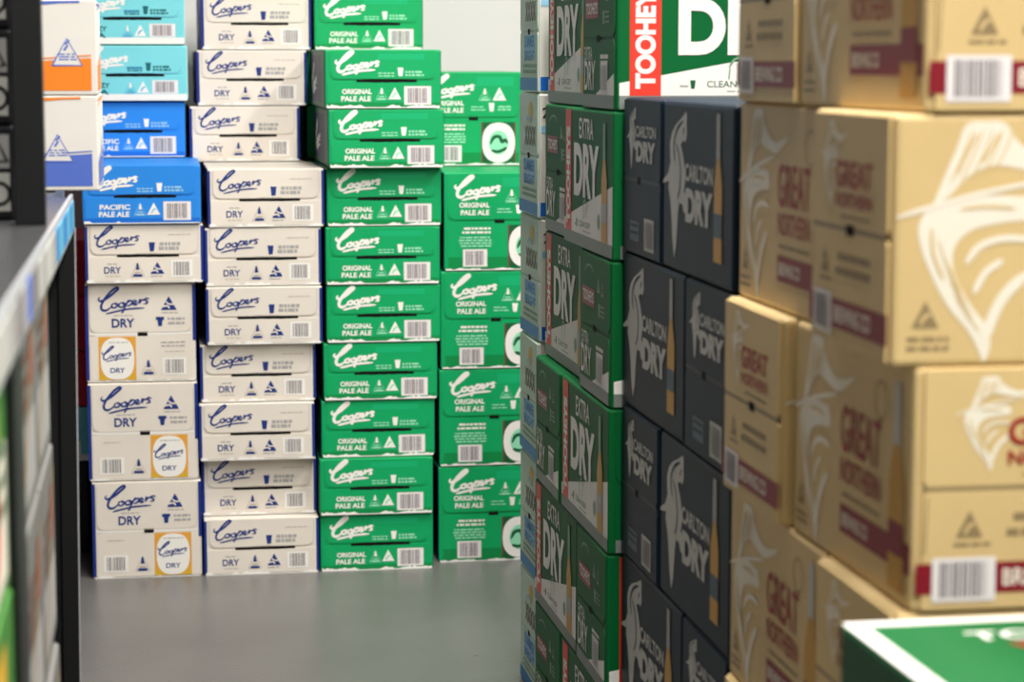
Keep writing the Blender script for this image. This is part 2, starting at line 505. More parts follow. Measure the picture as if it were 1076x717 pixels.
def colour_paint(words, pale='ink_white', dark=None, band=None, second='ink_palegreen'):
    def f(W, H, sp):
        u, l, bc = Art(), Art(), Art()
        seam = [(.014, sp + .018), (.020, sp + .006), (.030, sp + .0035), (W - .030, sp + .0035), (W - .020, sp + .006), (W - .014, sp + .018)]
        u.stroke(seam, .0010, second if dark else 'ink_greenband' if words[0] == 'ORIGINAL' else 'ink_stripe', 0, 0, False)
        script_logo(u, .024, sp + .013, .098, pale, 1, .054)
        ic = dark or pale
        cup(u, .168, sp + .009, .019, ic)
        u.lines(.118, .154, sp + .014, dark or second, 2, .003, .006); u.lines(.178, .220, sp + .016, dark or second, 2, .0045, .007)
        if dark:
            u.rect(.118, sp + .012, .152, sp + .019, second, 0)
        elif words[0] == 'ORIGINAL':
            u.rect(.118, H - .022, .222, H - .009, 'ink_mint', 0)
        tm = dark or pale
        for i, w in enumerate(words):
            l.text(w, .036 + .002 * (1 - i), .0305 - i * .0155, .0115, tm, 1, .035, .066 if len(w) > 5 else .04)
        if len(words) == 2: pass
        drop_mark(l, .126, .018, .027, pale, second); tri_mark(l, .155, .019, .027, pale, 1, second)
        if band: l.rect(.003, .001, W - .003, .016, band, 0)
        else: l.rect(.003, .001, W - .003, .012, 'ink_greenband' if words[0] == 'ORIGINAL' else 'ink_stripe', 0)
        bc.barcode(.176, .007 if not band else .017, .236, .048, 'label_white', 'ink_barcode', 1, 6)
        return u, l, bc
    return f

def strip_green(a, L, H):
    a.rect(.004, .004, L - .004, H - .004, 'deepgreen', 0)
    a.rect(.012, .012, L - .10, H - .012, 'navy', 1)
    script_logo(a, .05, .03, .13, 'ink_white', 2, .05)
def strip_blue(a, L, H):
    script_logo(a, .08, .03, .13, 'ink_white', 2, .05)
can_kind('can_cream', 'cream', 'indigo', None, strip_blue, cream_paint, 2, .25)
can_kind('can_green', 'green', 'navy', None, strip_green, colour_paint(('ORIGINAL', 'PALE ALE')), 5, .9)
can_kind('can_blue', 'blue', 'navy', None, strip_blue, colour_paint(('PACIFIC', 'PALE ALE'), second='ink_lightblue'), 8, .15)
can_kind('can_teal', 'teal', 'white_board', None, None, colour_paint(('HAZY', 'IPA'), dark='ink_teal_dark', band='ink_white', second='ink_tealblue'), 11, 0)

def red_paint(W, H, sp):
    u, l, bc = Art(), Art(), Art()
    u.lines(.03, .12, sp + .03, 'ink_white', 2, .006, .010); l.lines(.03, .12, .03, 'ink_white', 2, .004, .008)
    bc.barcode(.120, .010, .170, .046)
    return u, l, bc
can_kind('can_red', 'red_board', 'red_board', None, None, red_paint, 12, 0)

def end_split(k, board, sp, paint_up, paint_lo, t=FT, hole=(.47, .56), rad=.014, inset=.010, worn=0, line=None):
    """bottle carton end: upper and lower flap meeting at a seam with a finger hole; returns nothing"""
    L, W, H = k.L, k.W, k.H
    for i, e in enumerate(('end_a', 'end_b')):
        fn = face_fn(e, L, W, H); ff = face_fn(e, L, W, H, t)
        fl = k.add('upper_flap', flap_mesh(fn, inset, W - inset, sp + .002, H - .003, rad, t, board, True))
        lo = k.add('lower_flap', flap_mesh(fn, inset, W - inset, .003, sp - .002, rad, t, board, False))
        a = Art(); a.n0 = t + .0003
        a.rect(W * hole[0], sp - .0055, W * hole[1], sp + .0045, 'slot_dark')
        if line: a.rect(inset, sp - .0022, W - inset, sp + .0022, line, -1)
        k.add('finger_hole', a.mesh('finger_hole', fn), 0, 'black finger hole at the flap seam')
        u = Art(); paint_up(u, W, H, sp); k.ink(u, 'flap_print', ff, fl)
        l = Art(); bc = Art(); paint_lo(l, bc, W, H, sp, i); k.ink(l, 'panel_print', ff, lo)
        k.ink(bc, 'barcode', ff, lo)
        if worn: k.add('worn_edge', torn_edge(fn, W, .0015, 'paper_torn', worn + i, .004, .6), 0)

def long_art(k, paint, name='side_print'):
    for e in ('long_a', 'long_b'):
        a = Art(); paint(a, k.L, k.H); k.ink(a, name, face_fn(e, k.L, k.W, k.H), 0)

# cream bottle carton
k = KINDS['bottle_cream'] = Kind(.372, .243, .2195)
k.add('body', body_mesh(k.L, k.W, k.H, 'cream', 'indigo', 'cream'))
def p_up(u, W, H, sp):
    u.stroke([(.010, H - .01), (.010, sp + .02), (.014, sp + .008), (.026, sp + .003), (W - .026, sp + .003), (W - .014, sp + .008), (W - .010, sp + .02), (W - .010, H - .01)], .0012, 'ink_creamseam', 0, 0, False)
    script_logo(u, .030, sp + .046, .112, 'ink_navy', 1, .034)
    u.text('DRY', .058, sp + .014, .020, 'ink_navy', 1, .028, .050); u.lines(.062, .104, sp + .040, 'ink_grey', 1, .002)
    roo_mark(u, .184, sp + .052, .031, 'ink_navy', 'cream'); u.lines(.164, .204, sp + .045, 'ink_grey', 1, .002)
    cup(u, .164, sp + .016, .018, 'ink_navy'); u.rect(.155, sp + .030, .173, sp + .037, 'ink_navy', 1)
    u.lines(.178, .218, sp + .030, 'ink_grey', 2, .005, .010)
@grouped('oval_label')
def oval_label(l, u, sp):
    l.rect(u, .004, u + .082, sp - .006, 'amber', 0)
    l.rect(u, .004, u + .082, .016, 'ink_sun', 1)
    l.ell(u + .041, .052, .037, .047, 'ink_white', 2, 28, .75)
    script_logo(l, u + .007, .046, .066, 'ink_navy', 3, .034)
    l.text('DRY', u + .041, .020, .011, 'ink_navy', 3, .02, .032, align='c')
    l.lines(u + .018, u + .064, .087, 'ink_grey', 1, .002, lay=3)
def p_lo(l, bc, W, H, sp, i):
    if i == 0:
        oval_label(l, .028, sp); drop_mark(l, .137, .016, .033, 'ink_navy', 'ink_creamseam')
        l.lines(.162, .218, sp - .022, 'ink_grey', 2, .003, .008); l.lines(.17, .216, sp - .042, 'ink_creamseam', 1, .002)
        bc.barcode(.168, .014, .220, .052, 'ink_white', 'ink_barcode', 1, 3)
    else:
        oval_label(l, .137, sp); drop_mark(l, .110, .016, .033, 'ink_navy', 'ink_creamseam')
        l.lines(.03, .07, sp - .022, 'ink_creamseam', 1, .002)
        bc.barcode(.024, .014, .078, .052, 'ink_white', 'ink_barcode', 1, 3)
end_split(k, 'cream', .107, p_up, p_lo, worn=21, line='ink_white')
for e in ('end_a', 'end_b'):
    for u0 in (.0005, k.W - .0075):
        a = Art(); a.rect(u0, .004 if u0 < .1 else .09, u0 + .007, k.H - .004, 'ink_cobalt', 0); k.ink(a, 'edge_stripe', face_fn(e, k.L, k.W, k.H), 0)

# green bottle carton
k = KINDS['bottle_green'] = Kind(.372, .250, .2235)
k.add('body', body_mesh(k.L, k.W, k.H, 'green', 'navy', 'green'))
def p_up(u, W, H, sp):
    u.stroke([(.010, sp + .02), (.014, sp + .008), (.026, sp + .003), (W - .026, sp + .003), (W - .014, sp + .008), (W - .010, sp + .02)], .0014, 'ink_greenband', 0, 0, False)
    script_logo(u, .026, sp + .048, .106, 'ink_white', 1, .052)
    u.text('ORIGINAL', .036, sp + .030, .012, 'ink_white', 1, .035, .070); u.text('PALE ALE', .039, sp + .013, .012, 'ink_white', 1, .035, .066)
    u.rect(.136, H - .034, .226, H - .012, 'ink_mint', 0)
    drop_mark(u, .157, sp + .042, .030, 'ink_white', 'ink_palegreen'); tri_mark(u, .192, sp + .042, .032, 'ink_white', 1, 'ink_palegreen')
    cup(u, .173, sp + .016, .020, 'ink_white')
    u.lines(.122, .158, sp + .025, 'ink_palegreen', 2, .003, .007); u.lines(.186, .224, sp + .025, 'ink_palegreen', 2, .004, .007)
def p_lo(l, bc, W, H, sp, i):
    l.rect(.011, .004, W - .011, .030, 'ink_greenband', 0)
    l.lines(.040, .108, sp - .020, 'ink_white', 2, .005, .009); l.lines(.034, .110, sp - .040, 'ink_palegreen', 4, .004, .0065)
    l.g = ('roundel_label', 0)
    l.rect(.148, .006, .232, sp - .010, 'ink_brown', 1)
    l.rect(.152, .006, .228, sp - .010, 'ink_forest', 2)
    l.ell(.190, .054, .040, .048, 'ink_white', 3, 28, .85)
    l.ell(.190, .054, .024, .029, 'ink_palegreen', 4, 20)
    l.stroke([(.170, .050), (.178, .066), (.192, .068), (.198, .056), (.206, .060), (.212, .052)], .008, 'ink_forest', 5)
    l.stroke([(.172, .036), (.186, .032), (.200, .036), (.210, .042)], .007, 'ink_forest', 5)
    l.g = None
    bc.barcode(.044, .008, .100, .048, 'label_white', 'ink_barcode', 1, 9)
end_split(k, 'green', .113, p_up, p_lo, worn=31)

# green lager bottle carton with red strip and white slope (aisle stack)
k = KINDS['lager_green'] = Kind(.388, .252, .2155)
k.add('body', body_mesh(k.L, k.W, k.H, 'forest', 'forest', 'forest'))
@grouped('stag_emblem')
def stag(a, u, v, s, m, lay=1):
    a.stroke([(u - s * .5, v), (u - s * .25, v + s * .35), (u + s * .2, v + s * .4), (u + s * .5, v + s * .1)], s * .10, m, lay)
    a.stroke([(u + s * .1, v + s * .38), (u + s * .2, v + s * .7), (u + s * .45, v + s * .8)], s * .07, m, lay)
    a.stroke([(u - s * .45, v), (u - s * .5, v - s * .5)], s * .06, m, lay); a.stroke([(u + s * .35, v + .1 * s), (u + s * .2, v - s * .4)], s * .06, m, lay)
def p_up(u, W, H, sp):
    u.stroke([(.05, H - .030), (.07, H - .020), (.10, H - .019), (.12, H - .027)], .003, 'ink_stag', 1)
    u.rect(.032, sp + .030, .128, sp + .058, 'ink_deepred', 1)
    u.text('TOOHEYS', .037, sp + .036, .017, 'ink_white', 2, .02, .086)
    tri_mark(u, .160, sp + .056, .024, 'ink_stag', 1, 'ink_forest'); drop_mark(u, .192, sp + .054, .022, 'ink_stag', 'ink_stag')
    cup(u, .166, sp + .020, .020, 'ink_stag'); u.lines(.176, .205, sp + .036, 'ink_stag', 3, .003, .007)
def p_lo(l, bc, W, H, sp, i):
    l.poly([(.11, .022), (W - .011, .022), (W - .011, .054)], 'ink_white', 0)
    l.rect(.011, .003, W - .011, .022, 'silver_band', 1)
    l.text('EXTRA', .026, sp - .032, .020, 'ink_white', 1, .005, .056)
    l.text('DRY', .024, .028, .044, 'ink_white', 2, .015, .082)
    bc.barcode(.146, .024, .196, .070, 'label_white', 'ink_grey', 2, 13); l.lines(.144, .200, sp - .030, 'ink_white', 2, .006, .009)
end_split(k, 'forest', .105, p_up, p_lo, hole=(.46, .56))
def p_long(a, L, H):
    a.poly([(.004, .022), (L - .004, .022), (L - .004, .108), (.004, .040)], 'ink_white', 0)
    a.rect(.004, .003, L - .004, .022, 'silver_band', 1)
    a.rect(.019, .022, .065, H - .003, 'ink_red', 2)
    a.text('TOOHEYS', .057, .032, .030, 'ink_white', 3, .05, H - .062, rot=90)
    a.text('EXTRA', .188, .170, .031, 'ink_white', 3, .012, .110, align='c')
    a.text('DRY', .090, .080, .082, 'ink_white', 3, .045, .196)
    cup(a, .112, .032, .012, 'ink_forest', 2); a.lines(.092, .108, .034, 'ink_grey', 1, .003)
    stag(a, .182, .062, .034, 'ink_stag', 4)
    a.text('CLEAN CRISP', .133, .034, .009, 'ink_forest', 2, .0, .085); a.lines(.156, .222, .027, 'ink_grey', 1, .002)
    bottle(a, .328, .022, H - .040, 'amber_deep', 'ink_stag', 4, 'ink_grey')
    a.ell(.285, .050, .010, .012, 'ink_stag', 2)
long_art(k, p_long)

# pale carton with sun and blue block (end of the aisle row)
k = KINDS['pale_sun'] = Kind(.372, .204, .2188)
k.add('body', body_mesh(k.L, k.W, k.H, 'palegreen', 'white_board', 'palegreen'))
def p_up(u, W, H, sp):
    u.ell(.128, sp + .078, .020, .018, 'ink_sun', 1, 16)
    u.stroke([(.085, sp + .062), (.11, sp + .070), (.135, sp + .060)], .007, 'ink_lightblue', 2)
    u.text('XXXX', .066, sp + .018, .034, 'ink_brown', 2, .02, .115)
def p_lo(l, bc, W, H, sp, i):
    l.rect(.003, .004, W - .003, .026, 'ink_sky', 1)
    l.rect(.052, sp - .046, .172, sp - .006, 'ink_lightblue', 0)
    l.text('SUMMER', .056, sp - .028, .020, 'ink_sky', 1, .02, .110); l.text('BRIGHT', .056, sp - .052, .018, 'ink_sky', 1, .02, .110)
    l.lines(.040, .190, .044, 'ink_stag', 2, .006, .010)
end_split(k, 'palegreen', .108, p_up, p_lo, hole=(.46, .57), inset=.004, rad=.006)
def p_long(a, L, H):
    a.rect(.003, .004, L - .003, .028, 'ink_stripe', 1)
    a.rect(.004, .150, .060, .162, 'ink_lightblue', 1)
    a.text('24', .006, .176, .018, 'ink_black', 2, .01)
    a.ell(.24, .15, .040, .038, 'ink_sun', 2); a.text('XXXX', .13, .06, .050, 'ink_deepred', 2, .02, .190)
long_art(k, p_long)

# slate carton with white horse
k = KINDS['horse_slate'] = Kind(.386, .246, .2196)
k.add('body', body_mesh(k.L, k.W, k.H, 'slate', 'slate', 'slate', .006))
def p_up(u, W, H, sp):
    horse(u, .030, sp + .012, .062, .090, 'ink_lilac', 'slate', 1)
    u.text('CARLTON', .090, sp + .060, .016, 'ink_lilac', 3, .03, .125)
    u.text('DRY', .092, sp + .026, .029, 'ink_lilac', 3, .06, .120)
def p_lo(l, bc, W, H, sp, i):
    l.rect(.052, .020, .110, .048, 'ink_steel', 0); l.lines(.056, .106, .040, 'slate', 2, .004, .010)
    bc.barcode(.146, .012, .206, .056, 'ink_lilac', 'ink_barcode', 2, 15)
end_split(k, 'slate', .106, p_up, p_lo, hole=(.40, .49), rad=.010, inset=.008, line='ink_slateseam')
def p_long(a, L, H):
    horse(a, .002, .014, .150, .194, 'ink_lilac', 'slate', 1)
    a.text('CARLTON', .134, .120, .022, 'ink_lilac', 3, .03, .150)
    a.text('DRY', .138, .068, .043, 'ink_lilac', 3, .06, .146)
    bottle(a, .312, .030, .178, 'amber_deep', 'ink_grey', 3, 'ink_darkteal')
long_art(k, p_long)

# tan carton with leaping marlin
k = KINDS['marlin_tan'] = Kind(.376, .244, .2206)
k.add('body', body_mesh(k.L, k.W, k.H, 'tan', 'tan', 'tan', .005))
def p_up(u, W, H, sp):
    marlin(u, .036, sp + .014, .40, 'ink_tan_light', 1)
    u.text('GREAT', .086, .150, .025, 'ink_maroon_text', 4, .02, .108)
    u.text('NORTHERN', .086, .132, .0135, 'ink_maroon_text', 4, .02, .108)
    u.lines(.092, .190, .122, 'ink_seam', 1, .003)
def p_lo(l, bc, W, H, sp, i):
    l.rect(.003, .017, W - .003, .045, 'ink_maroon', 1)
    l.text('BREWING CO', .084, .023, .016, 'ink_tan_light', 2, .02, .110)
    tri_mark(l, .052, sp - .044, .024, 'ink_seam', 1, 'tan'); l.lines(.034, .072, sp - .052, 'ink_seam', 1, .003)
    l.stroke([(.013, sp - .008), (.011, sp - .058)], .0012, 'ink_seam', 1, 0, False)
    l.lines(.082, .190, sp - .030, 'ink_seam', 2, .007, .014)
    bc.barcode(.018, .010, .077, .050, 'label_white', 'ink_barcode', 3, 17)
end_split(k, 'tan', .112, p_up, p_lo, hole=(.48, .58), rad=.006, inset=.009, line='ink_seam', t=.0032)
def p_long(a, L, H):
    marlin(a, .0, .0, 1.0, 'ink_tan_light', 1)
    tri_mark(a, .030, .034, .024, 'ink_seam', 1, 'tan'); a.lines(.010, .052, .022, 'ink_seam', 2, .004, .008)
    a.text('GREAT', .165, .112, .046, 'ink_maroon_text', 3, .012, .122)
    a.text('NORTHERN', .165, .082, .024, 'ink_maroon_text', 3, .012, .122)
    a.lines(.165, .285, .068, 'ink_seam', 1, .004)
    a.rect(.165, .032, L - .003, .060, 'ink_maroon', 1); a.text('BREWING CO', .172, .039, .014, 'ink_tan_light', 2, .02, .080)
    a.stroke([(.285 + .018 * math.cos(t), .178 + .018 * math.sin(t)) for t in [i * math.pi / 8 for i in range(17)]], .002, 'ink_seam', 1, 0, False)
    bottle(a, .335, .012, .190, 'amber_deep', 'ink_lilac', 3, 'ink_maroon')
long_art(k, p_long)

# dark closed cartons, foreground green carton, white cartons with triangle, wrapped grey cartons
k = KINDS['dark_bottle'] = Kind(.372, .243, .2195)
k.add('body', body_mesh(k.L, k.W, k.H, 'black_board', 'black_board', 'black_board'))
end_split(k, 'black_board', .107, lambda u, W, H, sp: u.lines(.03, .12, sp + .05, 'ink_deepred', 2, .012, .02), lambda l, bc, W, H, sp, i: bc.barcode(.15, .014, .21, .05))

k = KINDS['lager_lid'] = Kind(.390, .260, .2330)
k.add('body', body_mesh(k.L, k.W, k.H, 'deepgreen', 'deepgreen', 'green', .004))
a = Art()
L, W = k.L, k.W
a.rect(0.001, 0.001, L - .001, .016, 'ink_white', 1); a.rect(.001, W - .016, L - .001, W - .001, 'ink_white', 1)
a.rect(.001, .001, .018, W - .001, 'ink_white', 1); a.rect(L - .018, .001, L - .001, W - .001, 'ink_white', 1)
a.rect(.018, .016, L - .018, W - .016, 'forest', 0)
a.text('TOOHEYS', .086, W - .073, .026, 'ink_white', 2, .02, .19)
a.poly([(.108, W - .084), (.258, W - .084), (.215, W - .140), (.140, W - .140)], 'ink_deepred', 2)
stag(a, .180, W - .115, .05, 'ink_black', 3)
k.ink(a, 'lid_print', face_fn('top', L, W, k.H), 0)
for e in ('end_a', 'end_b'):
    a = Art(); a.rect(.012, .02, W - .012, k.H - .03, 'ink_forest', 0); a.text('NEW', .06, .06, .06, 'ink_white', 2, .02, .13)
    k.ink(a, 'side_print', face_fn(e, L, W, k.H), 0)
for e in ('long_a', 'long_b'):
    a = Art(); a.rect(.012, .02, L - .012, k.H - .03, 'ink_forest', 0); a.text('NEW', .09, .06, .08, 'ink_white', 2, .02, .2)
    k.ink(a, 'side_print', face_fn(e, L, W, k.H), 0)

def triangle_kind(name, low, line):
    k = KINDS[name] = Kind(.260, .170, .1285)
    k.add('body', body_mesh(k.L, k.W, k.H, 'white_board', 'white_board', 'white_board', .002))
    for e, w in (('end_a', k.W), ('end_b', k.W), ('long_a', k.L), ('long_b', k.L)):
        a = Art(); H = k.H
        a.poly([(.004, .006), (w - .008, .006), (w - .008, .050), (.004, .040)], low, 1)
        a.stroke([(.004, .0435), (w - .008, .0535)], .0016, low, 1, 0, False)
        a.stroke([(.004, H - .006), (w - .022, H - .003)], .003, line, 1, 0, False); a.stroke([(.004, H - .014), (w - .05, H - .0045)], .0016, line, 1, 0, False)
        u = w - (.040 if low == 'ink_orange' else .054) if e.startswith('end') else w * .6
        pts = [(u - .020, .040), (u + .020, .040), (u, .076)]
        a.poly(pts, 'white_board', 2)
        a.stroke(pts + pts[:1], .0022, 'ink_periwinkle', 3, 0, False)
        a.stroke([(u - .004, .060), (u + .001, .067), (u - .002, .068), (u + .003, .074)], .003, 'ink_periwinkle', 3, 0, False)
        a.lines(u - .013, u + .013, .054, 'ink_periwinkle', 3, .0018, .0035, 3)
        k.ink(a, 'panel_print', face_fn(e, k.L, k.W, k.H), 0)
triangle_kind('tri_orange', 'ink_orange', 'ink_periwinkle')
triangle_kind('tri_blue', 'ink_periwinkle', 'ink_orange')

def plain_kind(name, L, W, H, board, paint):
    k = KINDS[name] = Kind(L, W, H)
    k.add('body', body_mesh(L, W, H, board, board, board, .004))
    for e, w in (('end_a', W), ('end_b', W), ('long_a', L), ('long_b', L)):
        a = Art(); paint(a, w, H); k.ink(a, 'panel_print', face_fn(e, L, W, H), 0)
def p_dark(a, w, H):
    a.rect(.010, .010, w - .006, H * .5, 'ink_lilac', 0); a.rect(w - .05, H * .55, w - .006, H - .01, 'ink_grey', 0)
    a.stroke([(w - .018 + .012 * math.cos(t), H * .28 + .012 * math.sin(t)) for t in [i * math.pi / 8 for i in range(17)]], .004, 'ink_black', 2, 0, False)
    a.stroke([(w - .030, H * .62), (w - .008, H * .62), (w - .019, H * .85), (w - .030, H * .62)], .004, 'ink_black', 2, 0, False)
plain_kind('carton_dark', .26, .20, .105, 'black_board', p_dark)
def p_wrap(a, w, H):
    a.rect(.02, .02, w - .02, H * .45, 'ink_grey', 0); a.lines(.04, w * .6, H * .7, 'ink_brown', 3, .012, .02); a.ell(w * .75, H * .7, .03, .03, 'ink_deepred', 1)
    a.stroke([(w * .1, .02), (w * .5, H * .5), (w * .9, H - .02)], .012, 'kraft', 2)
plain_kind('carton_silver', .27, .28, .2050, 'grey_board', p_wrap)
plain_kind('carton_grey', .28, .28, .2050, 'grey_board', p_wrap)
def p_leaf(a, w, H):
    a.rect(.02, .015, w - .02, H * .6, 'ink_tan_light', 0); a.rect(.03, H * .65, w - .1, H - .02, 'ink_sun', 0)
    a.ell(w * .5, H * .35, .05, .04, 'ink_red', 1); a.lines(.04, w - .04, H * .55, 'ink_forest', 3, .012, .022)
plain_kind('carton_leaf', .30, .28, .2050, 'leaf', p_leaf)

def carton(kind, name, loc, rz, label, group, cat='carton', parts=True):
    k = KINDS[kind]
    root = empty(name, loc, rz)
    tag(root, label, cat, group)
    made = []
    for i, (pn, me, on, lb) in enumerate(k.parts):
        o = link(pn, me, root if on is None else made[on])
        if lb: o['label'] = lb
        made.append(o)
        if not parts: break
    return root

# ------------------------------------------------------------------ the room
def struct(name, me):
    o = link(name, me); o['kind'] = 'structure'; return o
X0, X1, Y0, Y1 = -2.4, 3.0, -2.2, 6.02
struct('floor', box_mesh('floor', [(X0, X1, Y0, Y1, -.1, 0)], 'concrete'))
struct('wall_back', box_mesh('wall_back', [(X0, X1, Y1, Y1 + .1, -.1, CEIL)], 'wall_paint'))
struct('wall_front', box_mesh('wall_front', [(X0, X1, Y0 - .1, Y0, -.1, CEIL)], 'side_wall_paint'))
struct('wall_left', box_mesh('wall_left', [(X0 - .1, X0, Y0 - .1, Y1 + .1, -.1, CEIL)], 'side_wall_paint'))
struct('wall_right', box_mesh('wall_right', [(X1, X1 + .1, Y0 - .1, Y1 + .1, -.1, CEIL)], 'side_wall_paint'))
struct('ceiling', box_mesh('ceiling', [(X0 - .1, X1 + .1, Y0 - .1, Y1 + .1, CEIL, CEIL + .1)], 'ceiling_paint'))

lh = box_mesh('lamp_housing', [(-.15, .15, -.62, .62, -.05, 0)], 'lamp_housing', .006)
ld = box_mesh('lamp_diffuser', [(-.13, .13, -.60, .60, -.062, -.0505)], 'lamp_diffuser')
where = ['over the aisle behind the viewer', 'over the aisle near the rack', 'over the aisle by the tan cartons', 'over the aisle near the back wall',
         'beyond the tan cartons', 'beyond the dark cartons near the back wall']
for (lx, ly), w in zip(LAMPS, where):
    t = empty('ceiling_light', (lx, ly, CEIL)); tag(t, 'white ceiling light panel ' + w, 'ceiling light', 'ceiling light panels')
    link('housing', lh, t); link('diffuser', ld, t)
    la = bpy.data.lights.new('panel_light', 'AREA'); la.shape = 'RECTANGLE'; la.size = .28; la.size_y = 1.2
    la.energy = LAMP_POWER; la.color = (1.0, .965, .915)
    lo = link('panel_light', la, t); lo.location = (0, 0, -.07)

# ------------------------------------------------------------------ back wall of cartons
F = 2400.0
TH, PS = R(6.9487), R(8.8859)
fw = Vector((math.sin(PS) * math.cos(TH), math.cos(PS) * math.cos(TH), -math.sin(TH))); rt = Vector((math.cos(PS), -math.sin(PS), 0)); up = rt.cross(fw)
def x_at(px, py, Y):
    """width coordinate of a sight line on the row standing at depth Y"""
    r = fw + rt * ((px - 538) / F) - up * ((py - 358.5) / F)
    return r.x * Y / r.y
ORD = ['lowest', 'second', 'third', 'fourth', 'fifth', 'sixth', 'seventh', 'eighth', 'ninth', 'tenth']
YB = 5.10
UP = R(90)      # narrow end to the viewer
CH, BH = .1313, .2225
rj = random.Random(3)
def jit(a=1.0): return R((rj.random() - .5) * 2 * a)
def back_box(kind, name, xl, xr, py, y_front, z, label, group, flip=False, j=.5):
    k = KINDS[kind]
    xc = (x_at(xl, py, y_front) + x_at(xr, py, y_front)) / 2
    return carton(kind, name, (xc, y_front + k.L / 2 + (rj.random() - .5) * .012, z), (-UP if flip else UP) + jit(j), label, group)

# column of cream bottle cartons with a cream and a blue can carton above
GA = 'cartons stacked along the back wall'
for i, (xl, xr) in enumerate(((99, 210), (93.5, 207), (92, 205))):
    back_box('bottle_cream', 'bottle_carton', xl, xr, 555 - 103 * i, 5.11, i * BH, ['cream bottle carton on the floor at the left, amber label at right', 'cream bottle carton second from the floor, amber label at right', 'cream bottle carton with its amber label at left, below a can carton'][i], GA, flip=(i < 2))
z = 3 * BH
back_box('can_cream', 'can_carton', 90, 212, 265, 5.10, z, 'cream can carton directly under the bright blue carton at the left', GA); z += CH
back_box('can_blue', 'can_carton', 85, 213, 200, 5.09, z, 'bright blue can carton in front, resting on a cream can carton', GA); ZA = z + CH
YS = 5.455
back_box('can_blue', 'can_carton', 80, 193, 142, YS, ZA, 'bright blue can carton set back beneath the two turquoise cartons', GA)
back_box('can_teal', 'can_carton', 82, 195, 88, YS - .01, ZA + CH, 'lower turquoise can carton with white base band', GA)
back_box('can_teal', 'can_carton', 80, 192, 28, YS, ZA + 2 * CH, 'upper turquoise can carton with white base band', GA)

# cream can cartons
for i, (xl, xr) in enumerate(((215, 334), (213, 331), (211, 330), (211, 331), (218, 338), (216, 337), (218, 340))):
    nm = 'cream can carton %s of seven from the floor in the front cream column' % ORD[i]
    back_box('can_cream', 'can_carton', xl, xr, 575 - 61.5 * i, YB + (.035 if i == 1 else .012 if i == 3 else 0), i * CH, nm, GA, j=.35)
for i, (xl, xr) in enumerate(((200, 313), (207, 321), (212, 325))):
    back_box('can_cream', 'can_carton', xl, xr, 140 - 58 * i, YS + .01 * i, (7 + i) * CH, '%s of three cream can cartons set back on top of the cream column' % ('lowest', 'middle', 'topmost')[i], GA)

# green can cartons
for i, (xl, xr) in enumerate(((336, 457), (335, 456), (337, 458), (339, 461), (342, 464), (341, 463), (342, 464), (345, 466), (341, 463))):
    nm = 'green can carton %s of nine from the floor in the front green column' % ORD[i]
    back_box('can_green', 'can_carton', xl, xr, 572 - 61 * i, YB - (.03 if i > 6 else 0), i * CH, nm, GA, j=.35)
back_box('can_green', 'can_carton', 331.5, 444, 25, YS, 9 * CH, 'topmost green can carton, set back above the green column', GA)

# green bottle cartons
for i, xl in enumerate((460, 460.5, 462, 466)):
    k = KINDS['bottle_green']; Y = 5.16
    nm = '%s of four green bottle cartons with white roundel beside the aisle' % ('lowest', 'second lowest', 'third', 'uppermost')[i]
    xc = x_at(xl, 540 - 105 * i, Y) + k.W / 2
    carton('bottle_green', 'bottle_carton', (xc, Y + k.L / 2, i * .2262), UP + jit(.5), nm, GA)
k = KINDS['bottle_green']
carton('bottle_green', 'bottle_carton', (x_at(547, 130, 5.47) - k.W / 2 + .006, 5.47 + k.L / 2, 4 * .2262), UP, 'green bottle carton set back against the bare white wall, highest of its column', GA)

# second row standing behind, which carries the set-back cartons
GB = 'cartons of the row hidden behind the front row'
Y2 = 5.545
def hid(kind, name, x, dz, n, z0, lb, first=0):
    for i in range(n):
        carton(kind, name, (x, Y2 + KINDS[kind].L / 2, z0 + i * dz), UP, '%s, %s from the floor' % (lb, ORD[i + first]), GB, parts=False)
hid('bottle_cream', 'bottle_carton', -.03, BH, 3, 0, 'cream bottle carton hidden behind the front cream bottle cartons')
hid('can_cream', 'can_carton', -.034, CH, 2, 3 * BH, 'cream can carton hidden behind the front blue carton', 3)
hid('can_cream', 'can_carton', .226, CH, 7, 0, 'cream can carton hidden behind the front cream column')
hid('can_green', 'can_carton', .494, CH, 9, 0, 'green can carton hidden behind the front green column')
hid('bottle_green', 'bottle_carton', .790, .2262, 4, 0, 'green bottle carton hidden behind the roundel cartons')

# dark, turquoise and red cartons beyond the rack end, partly behind the cream bottles
GR = 'cartons standing behind the rack end'
xr = x_at(93, 350, 5.38) - .13
z = 0
for kd, nm, lb in (('dark_bottle', 'bottle_carton', 'black bottle carton on the floor behind the rack end'), ('can_teal', 'can_carton', 'turquoise carton glimpsed between rack end and cream bottles'),
                   ('can_red', 'can_carton', 'lowest of three dark red cartons behind the rack end'), ('can_red', 'can_carton', 'middle of three dark red cartons behind the rack end'), ('can_red', 'can_carton', 'top one of three dark red cartons behind the rack end')):
    carton(kd, nm, (xr, 5.38 + .2, z), UP, lb, GR); z += KINDS[kd].H + .002

